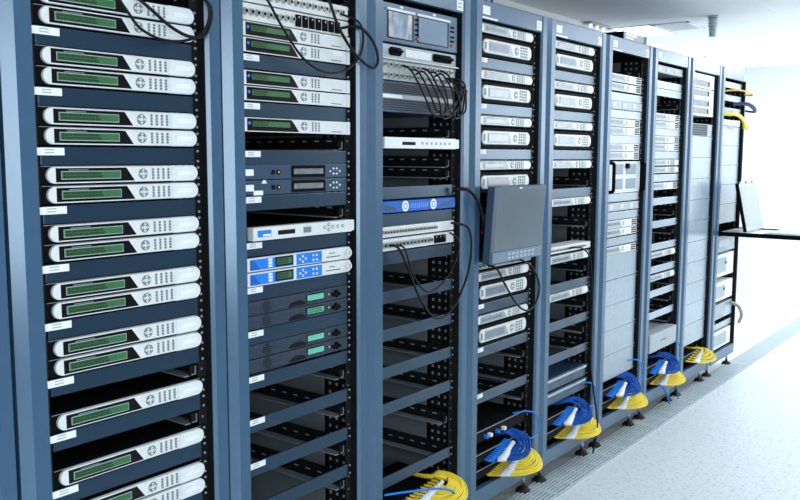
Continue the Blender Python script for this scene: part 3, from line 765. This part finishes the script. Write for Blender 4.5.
MB().box(.035, .037, .25, .34, .05, .06, 0, .0008).build('finger_slot', KEY, o)

# --- eighth rack
for z, h, nm, n in ((1.945, .088, 'upper', 2), (1.772, .170, 'lower', 2)):
    o = dev('slotted_panel', 8, z, '%s pale panel with wide grey slots at the top of the eighth rack' % nm, 'panel', 'pale slotted panels')
    MB().box(-.2, .006, .085, .512, .001, h-.001, 0, .0015).build('plate', FARW, o); ears(o, h)
    for zz in ((.012,) if nm == 'upper' else (.015, .062, .125)):
        q = MB().box(.006, .010, .09, .40, zz, zz+.036, 0, .001).build('grey_slot', mat('slot_grey', (112, 126, 136), .45), o); MB().box(.010, .011, .385, .41, zz+.004, zz+.032).build('latch', BLACK, q)
o = dev('mesh_unit', 8, 1.645, 'dark mesh panel below the slotted panels, eighth rack', 'panel'); h = .080
MB().box(-.2, .004, .085, .512, .001, h-.001, 0, .001).build('plate', FARG, o); ears(o, h)
b = MB(); b.box(.004, .006, .09, .42, .004, h-.004, 0)
for i in range(16):
    for j in range(5): b.box(.006, .0064, .10+.02*i-.006, .10+.02*i+.006, .012+.014*j-.004, .012+.014*j+.004, 1)
b.build('mesh_grille', [MESHM, DARKSLOT], o)
for i, z in enumerate((1.512, 1.379, 1.246, 1.113, .980, .847, .714, .581, .448, .315)):
    dup(P3, at(8, z), 'large plain blank panel, %s below the mesh panel in the eighth rack' % ordn[i])

# --- last rack
for z, nm in ((1.9805, 'topmost pale'), (1.893, 'second pale'), (1.807, 'third pale')): dup(BP, at(9, z), '%s blank panel between dark slots at the top of the last rack' % nm)
o = dev('perforated_strip', 9, 1.728, 'pale strip with a row of dots under the yellow cables, last rack', 'panel'); h = .042
MB().box(-.1, .006, .085, .512, .001, h-.001, 0, .001).build('plate', FARW, o); ears(o, h)
b = MB()
for i in range(10): b.disc(.006, .0066, .11+.035*i, .021, .006, 0, 8)
b.build('dot_row', FARG, o)
PANEL9 = dup(P3, at(9, 1.593), 'large plain blank panel, first of five above the console tray, last rack')
for i, z in enumerate((1.460, 1.327, 1.194, 1.061)): dup(P3, at(9, z), 'large plain blank panel, %s of five above the console tray, last rack' % ordn[i+1])
def far_box(z, h, label, door, knob=True):
    o = dev('server_unit', 9, z, label, 'server'); MB().box(-.4, .010, .085, .50, .001, h-.001, 0, .003).build('case', FARW, o); ears(o, h)
    q = MB().box(.010, .014, door[0], door[1], h*.18, h*.82, 0, .001).build('door', FARG, o)
    if knob: MB().disc(.014, .022, door[1]-.03, h*.6, .010, 0, 12).build('knob', KEY, q)
    return o
o = dev('server_unit', 9, .862, 'grey unit directly under the console tray, last rack', 'server'); MB().box(-.4, .008, .0885, .512, .001, .112, 0, .002).build('case', FARG, o); ears(o, .112); MB().box(.008, .010, .15, .40, .03, .08).build('recess', FARP, o)
far_box(.690, .158, 'white boxy server with a tall grey door, upper of two, last rack', (.12, .33))
far_box(.520, .132, 'white boxy server with a small grey door, lower of two, last rack', (.12, .32))
o = dev('server_unit', 9, .390, 'grey unit with cable plugged at right, low in the last rack', 'server'); MB().box(-.4, .008, .0885, .512, .001, .108, 0, .002).build('case', FARP, o); ears(o, .108)
MB().box(.008, .010, .11, .32, .03, .09).build('vent_plate', FARG, o); MB().tube([(.008, .48, .085), (.06, .50, .06), (.085, .50, .0), (.07, .49, -.06)], .012, 8).build('plugged_cable', mat('brass_plug', (176, 168, 140), .5), o)
b = dup(BP, at(9, .318), 'pale blank panel low in the last rack, above the bottom server')
far_box(.180, .125, 'white boxy server with grey grille at the bottom of the last rack', (.11, .40), False)
# console tray with open lid
o = empty('console_tray', (0, Y0(9), 1.008), 'open keyboard tray pulled far out of the last rack', 'console tray')
for y in (.072, .528):
    b = MB(); b.box(-.4, .62, y-.008, y+.008, -.020, .008, 0, .002); b.build('tray_rail', BLACK, o)
    MB().box(.62, .66, y-.010, y+.010, -.020, .008, 0, .003).build('rail_end', SILVER, o)
MB().box(-.02, .64, .081, .519, -.012, .000, 0, .002).build('tray_floor', FARW, o)
kb = MB().box(.28, .60, .10, .50, .000, .010, 0, .002).build('keyboard', FARG, o)
b = MB()
for i in range(6):
    for j in range(14): b.box(.31+.045*i, .348+.045*i, .112+.027*j, .136+.027*j, .010, .014)
b.build('key_field', KEYL, kb)
ld = MB().prism([(0.0, 0), (.42, 0), (.42, .325), (0, .325)], -.010, .010, 0, .003).build('lid', [LIDM], o, 'pale open screen lid')
ld.location = (.165, .09, .012); ld.rotation_euler = (0, math.radians(-12), 0)
MB().box(.010, .0106, .02, .40, .03, .30).build('lid_screen', mat('lid_screen', (130, 142, 152), .25), ld)
MB().box(-.012, .011, -.004, .002, .0, .327, 0, .001).build('lid_edge', BLACK, ld)
for y in (.07, .21, .35): MB().box(-.004, .004, y-.015, y+.015, .325, .340, 0, .002).build('lid_catch', KEY, ld)

# box on top of the sixth rack
o = empty('switch_box', (-.008, Y0(6)+.35, ZT+.001), 'slim silver-fronted box lying on top of the sixth rack', 'box')
MB().box(-.45, 0, -.145, .145, 0, .038, 0, .001).build('case', BLACK, o); MB().box(0, .004, -.145, .145, 0, .038, 0, .001).build('front', mat('box_front', (112, 128, 140), .4), o)
b = MB(); b.box(.004, .0046, -.12, .02, .02, .032, 0); b.box(.004, .0046, -.12, -.02, .006, .014, 1); b.build('pale_marks', [CAP, CAP], o); MB().box(.004, .008, .125, .145, 0, .038).build('bracket', KEY, o)
o = empty('cable_box', (-.05, Y0(4)+.05, ZT+.001), 'dark slate box on top of the fourth rack, cut by the frame', 'box')
MB().box(-.4, 0, -.04, .10, 0, .09, 0, .002).build('case', NAVY, o); MB().box(-.4, -.3, -.04, .10, .09, .1).build('lid', NAVY, o)

# ------------------------------------------------------------------ cable trays low in the racks and bundles
def tray(k, z, label, h=.045, rings=True):
    o = dev('patch_unit', k, z, label, 'patch panel', 'black patch panels low in the racks'); MB().box(-.25, .002, .0885, .5125, .001, h-.001, 0, .001).build('case', BLACK, o); ears(o, h, 1)
    MB().box(.002, .006, .09, .51, h-.006, h-.002).build('top_edge', KEY, o)
    MB().box(.002, .004, .095, .500, .010, h-.014, 0).build('port_strip', DARKSLOT, o)
    return o
def bundle(k, base, N, kind, label, cat, c, group, zoff=0, sc=1.0, tagm=WHITE, ys=.200):
    """a flat U-turn of patch cables bound together: plugs in a row, out to the front, round to the right, back in"""
    o = empty('cable_bundle', (XF, Y0(k)+.3, base), label, cat, group)
    for i in range(N):
        t = i/(N-1); j = random.Random(k*100+i+len(kind)); e = lambda s: j.uniform(-s, s)
        if kind == 'yellow':
            y0 = ys+(.425-ys)*t; r = (.092*(1-t)+.022*t)*sc; z0 = .022+.040*t; zf = -.006+.040*t
            P = [(-.005, y0, z0), (.018+e(.002), y0+.006, z0-.002), (.030+r*.62+e(.003), y0+(.42-y0)*.62, zf+.004+e(.003)), (.030+r+e(.003), .435, zf+.010+e(.003)), (.030+r*.55, .435+r*.86, zf+.028+e(.004)),
                 (.030-r*.1, .44+r*.97, .046+e(.006)), (.028-r*.7, .44+r*.62, .058+e(.005)), (-.012-.02*(1-t), .43+e(.01), .062+e(.004)), (-.09, .40, .065+e(.004))]
            m, pm = YEL, YELD
        else:
            y0 = .175+.165*t; r = (.098*(1-t)+.030*t)*sc; z0 = .004+.040*t
            P = [(-.005, y0, z0), (.020, y0+.006, z0-.004), (.045+r*.55+e(.003), y0+(.33-y0)*.65, -.004+.034*t+e(.003)), (.040+r*.8+e(.003), .345, .012+.03*t+e(.004)), (.030+r*.4, .345+r*.85+e(.004), .042+e(.005)),
                 (.018, .345+r*.80+e(.004), .056+.014*(1-t)+e(.006)), (.004-r*.2, .335+r*.35, .068+.012*(1-t)+e(.006)), (-.030, .30+e(.02), .072+e(.007)), (-.10, .24, .066+e(.005))]
            m, pm = CBLUE, CBLUEP
        P = [(x, y-.3, z) for x, y, z in P]
        cbl = MB().tube(P, .0042*(1 if N > 9 else 1.2), 6, 5).build('cable', m, o)
        a, b_ = Vector(P[0]), Vector(P[2])
        MB().tube([Vector(P[0]), Vector(P[1]), Vector(P[1]).lerp(Vector(P[2]), .18)], .0055, 6, 3).build('plug', pm, cbl)
        p0 = Vector(P[1]).lerp(Vector(P[2]), .28); p1 = Vector(P[1]).lerp(Vector(P[2]), .60)
        p0.z += .003; p1.z += .003; p0.x += .002; p1.x += .002
        if tagm: MB().tube([p0, p1], .0088, 5, 1).build('tag', tagm, cbl, 'white cable tag')
    return o
for k in (4, 5, 6, 7):
    tray(k, .258, 'black patch panel behind the blue cables, %s' % RN[k]); tray(k, .190, 'black patch panel behind the yellow cables, %s' % RN[k])
    bundle(k, .262, 12, 'blue', 'loop of blue patch cables with white tags, low in the %s' % RN[k], 'cable bundle', None, 'blue cable bundles')
    bundle(k, .172, 15, 'yellow', 'loop of yellow fibre cables with white tags, bottom of the %s' % RN[k], 'cable bundle', None, 'yellow cable bundles')
for k in (4, 6):
    pass
o = tray(4, .345, 'black panel with small blue plugs above the blue loop, fourth rack', .055)
for i, y in enumerate((.16, .19, .25, .30)): MB().box(.004, .022, y, y+.016, .016, .030, 0, .001).build('plug', CBLUEP if i % 2 == 0 else WHITE, o)
o = bundle(8, .190, 7, 'yellow', 'loose loop of few yellow cables at the bottom of the eighth rack', 'cable bundle', None, 'yellow cable bundles', sc=.95); tray(8, .205, 'black patch panel at the bottom of the eighth rack')
o = bundle(3, .232, 16, 'yellow', 'yellow fibre cables at the bottom edge of the third rack', 'cable bundle', None, 'yellow cable bundles', sc=1.0, ys=.09); tray(3, .232, 'black patch panel behind the yellow cables, third rack')
def cable(name, pts, r, m, label, cat='cable', plugs=(), group=None, n=8):
    o = MB().tube(pts, r, n, 8).build(name, m); tag(o, label, cat, group)
    for p, q in plugs: MB().tube([p, q], r*2.2, 8, 1).build('plug', BLACK, o)
    return o
# single light-blue cables looping out beside the blue bundles
for k in (4, 5, 6, 7):
    y = Y0(k)
    cable('patch_cable', [(-.04, y+.42, .40), (.0, y+.47, .405), (.018, y+.52, .385), (.022, y+.545, .33), (.022, y+.53, .29), (.02, y+.48, .285), (-.0, y+.44, .30)], .0036, CBLUEL, 'single light blue cable looping beside the blue bundle, %s' % RN[k], group='single light blue cables')
y = Y0(7)
for dx, a, b_ in ((.05, .25, .30), (.05, .46, .44)):
    cable('patch_cable', [(.0, y+a-.04, .20), (.03, y+a, .17), (.04, y+(a+b_)/2+.01, .12), (.05, y+b_+.02, .055)], .0038, CBLUEL, 'blue cable end dangling below the seventh rack, %s one' % ('left' if a < .3 else 'right'), group='dangling blue cable ends')
cable('patch_cable', [(-.02, Y0(3)+.10, .335), (.03, Y0(3)+.2, .33), (.06, Y0(3)+.33, .305), (.06, Y0(3)+.42, .26), (.04, Y0(3)+.46, .2)], .0042, CBLUEL, 'single blue cable crossing the yellow cables at the bottom of the third rack')

# black cables hanging in front of the racks: points (x, y, z)
cable('signal_cable', [(0.004, 0.324, 1.895), (0.020, 0.362, 1.863), (0.020, 0.413, 1.832), (0.020, 0.467, 1.814), (0.020, 0.514, 1.819), (0.020, 0.538, 1.852), (0.020, 0.542, 1.893), (0.004, 0.524, 1.925)], 0.0042, CBLK, 'upper of two black cable loops at the top of the nearest rack')
cable('signal_cable', [(0.004, 0.275, 1.888), (0.020, 0.295, 1.850), (0.020, 0.327, 1.817), (0.020, 0.383, 1.798), (0.020, 0.454, 1.801), (0.020, 0.511, 1.827), (0.020, 0.535, 1.867), (0.020, 0.530, 1.906), (0.004, 0.508, 1.927)], 0.0034, CBLK, 'lower of two black cable loops at the top of the nearest rack')
cable('signal_cable', [(-.012, .6+.125, 1.962), (.015, .6+.14, 1.945), (.02, .6+.19, 1.88), (.022, .6+.27, 1.80), (.022, .6+.36, 1.765), (.022, .6+.45, 1.775), (.022, .6+.52, 1.82), (.02, .6+.545, 1.88), (.015, .6+.53, 1.93), (-.008, .6+.47, 1.95)], .0036, CBLK, 'thin black cable drooping across the green-display units of the second rack')
cable('signal_cable', [(-.012, .6+.38, 2.0), (.015, .6+.39, 1.98), (.022, .6+.43, 1.90), (.025, .6+.50, 1.83), (.026, .6+.58, 1.795), (.026, .6+.61, 1.82), (.024, .6+.59, 1.875), (.016, .6+.53, 1.915), (-.005, .6+.46, 1.905)], .0046, CBLK, 'thick black cable looping over the post right of the second rack')
for i in range(7):
    t = i/6; y = 1.2; a = .19+.22*t; j = random.Random(50+i)
    b0 = .30+.155*t; zb = 1.665+.012*math.sin(i*2.1)
    cable('signal_cable', [(-.012, y+a, 1.822-.012*(i % 3)), (.014, y+a+.012, 1.805), (.026+.003*(i % 3), y+a+.045, 1.755), (.030+.004*(i % 4), y+(a+b0)/2+.03, 1.70), (.032+.003*(i % 3), y+b0, zb), (.034, y+b0+.05, zb-.006+.02*t), (.030, y+.46+.055*t, zb+.045+.03*t), (.020, y+.475+.05*t, 1.76+.012*(i % 3)), (-.014, y+.455+.01*(i % 3), 1.80)],
          .0034, CBLK, 'black cable drooping from the connector panel of third rack, %s of seven' % (['leftmost', 'second from left', 'third from left', 'fourth from left', 'fifth from left', 'sixth from left', 'rightmost'][i]), group='black cables drooping in the third rack')
y = 1.2
cable('signal_cable', [(-.010, y+.115, 1.215), (.015, y+.135, 1.205), (.022, y+.18, 1.13), (.026, y+.25, 1.01), (.028, y+.34, .935), (.03, y+.44, .955), (.032, y+.53, 1.06), (.03, y+.565, 1.17), (.022, y+.55, 1.25), (-.006, y+.48, 1.27)], .0044, CBLK, 'larger black cable loop hanging from the round connector strip, third rack')
cable('signal_cable', [(-.010, y+.15, 1.212), (.014, y+.17, 1.20), (.02, y+.215, 1.10), (.022, y+.30, 1.035), (.022, y+.40, 1.065), (.022, y+.47, 1.13), (.02, y+.495, 1.20), (-.006, y+.47, 1.235)], .0034, CBLK, 'smaller black cable loop hanging from the round connector strip, third rack')
cable('signal_cable', [(-.01, y+.50, 1.395), (.025, y+.55, 1.39), (.03, y+.61, 1.34), (.026, y+.65, 1.27), (.01, y+.69, 1.20), (-.006, y+.695, 1.17)], .0065, CBLK, 'thick black cable crossing from third rack toward the fold-out screen')
y = 1.8
cable('signal_cable', [(-.010, y+.15, 1.080), (.018, y+.17, 1.07), (.022, y+.24, .99), (.026, y+.33, .90), (.028, y+.42, .865), (.03, y+.49, .90), (.03, y+.505, .97), (.026, y+.45, 1.045), (.016, y+.37, 1.085), (-.010, y+.33, 1.082)], .0044, CBLK, 'black cable loop hanging below the fold-out screen, fourth rack')
y = 2.4
cable('signal_cable', [(-.010, y+.26, 1.09), (.014, y+.28, 1.095), (.02, y+.36, 1.08), (.024, y+.42, 1.03), (.026, y+.445, .90), (.028, y+.45, .70), (.03, y+.45, .50), (.05, y+.46, .34), (.07, y+.46, .20), (.03, y+.505, .04)], .0042, CBLK, 'long black cable hanging down the fifth rack to the floor')
# cables in the last rack's top slots
y = Y0(9)
for i in range(4): 
    cable('fibre_cable', [(-.02, y+.10+.05*i, 1.800), (.02, y+.18+.04*i, 1.803), (.035, y+.30+.03*i, 1.790-.006*i), (.040, y+.38+.025*i, 1.755-.012*i), (.03, y+.43+.02*i, 1.715)], .010, YEL, 'thick yellow cable spilling from the third slot of the last rack, %s of four' % ('first', 'second', 'third', 'fourth')[i], group='yellow cables atop the last rack')
cable('fibre_cable', [(-.02, y+.12, 1.955), (.03, y+.25, 1.965), (.05, y+.42, 1.96), (.05, y+.52, 1.945), (.0, y+.50, 1.95)], .006, YELD, 'thin yellow cable in the topmost slot of the last rack')
for i in range(2): cable('patch_cable', [(-.02, y+.30, 1.88-.008*i), (.05, y+.40, 1.885-.012*i), (.075, y+.49, 1.86-.02*i), (.07, y+.53, 1.83), (.02, y+.48, 1.835)], .007, mat('navy_cable', (10, 26, 78), .5), '%s navy cable arching out of the second slot of the last rack' % ('upper', 'lower')[i])
# blue cables rising behind the top of the fourth rack
for i, (a, b_) in enumerate(((.145, .20), (.19, .17), (.23, .26))):
    cable('patch_cable', [(-.06, Y0(4)+a, ZT+.004), (-.07, Y0(4)+(a+b_)/2, ZT+.09), (-.09, Y0(4)+b_, ZT+.20), (-.12, Y0(4)+b_, ZC-.002)], .005, CBLUE, '%s blue cable rising to the ceiling from the top of the fourth rack' % ('left', 'middle', 'right')[i], group='blue cables atop the fourth rack')
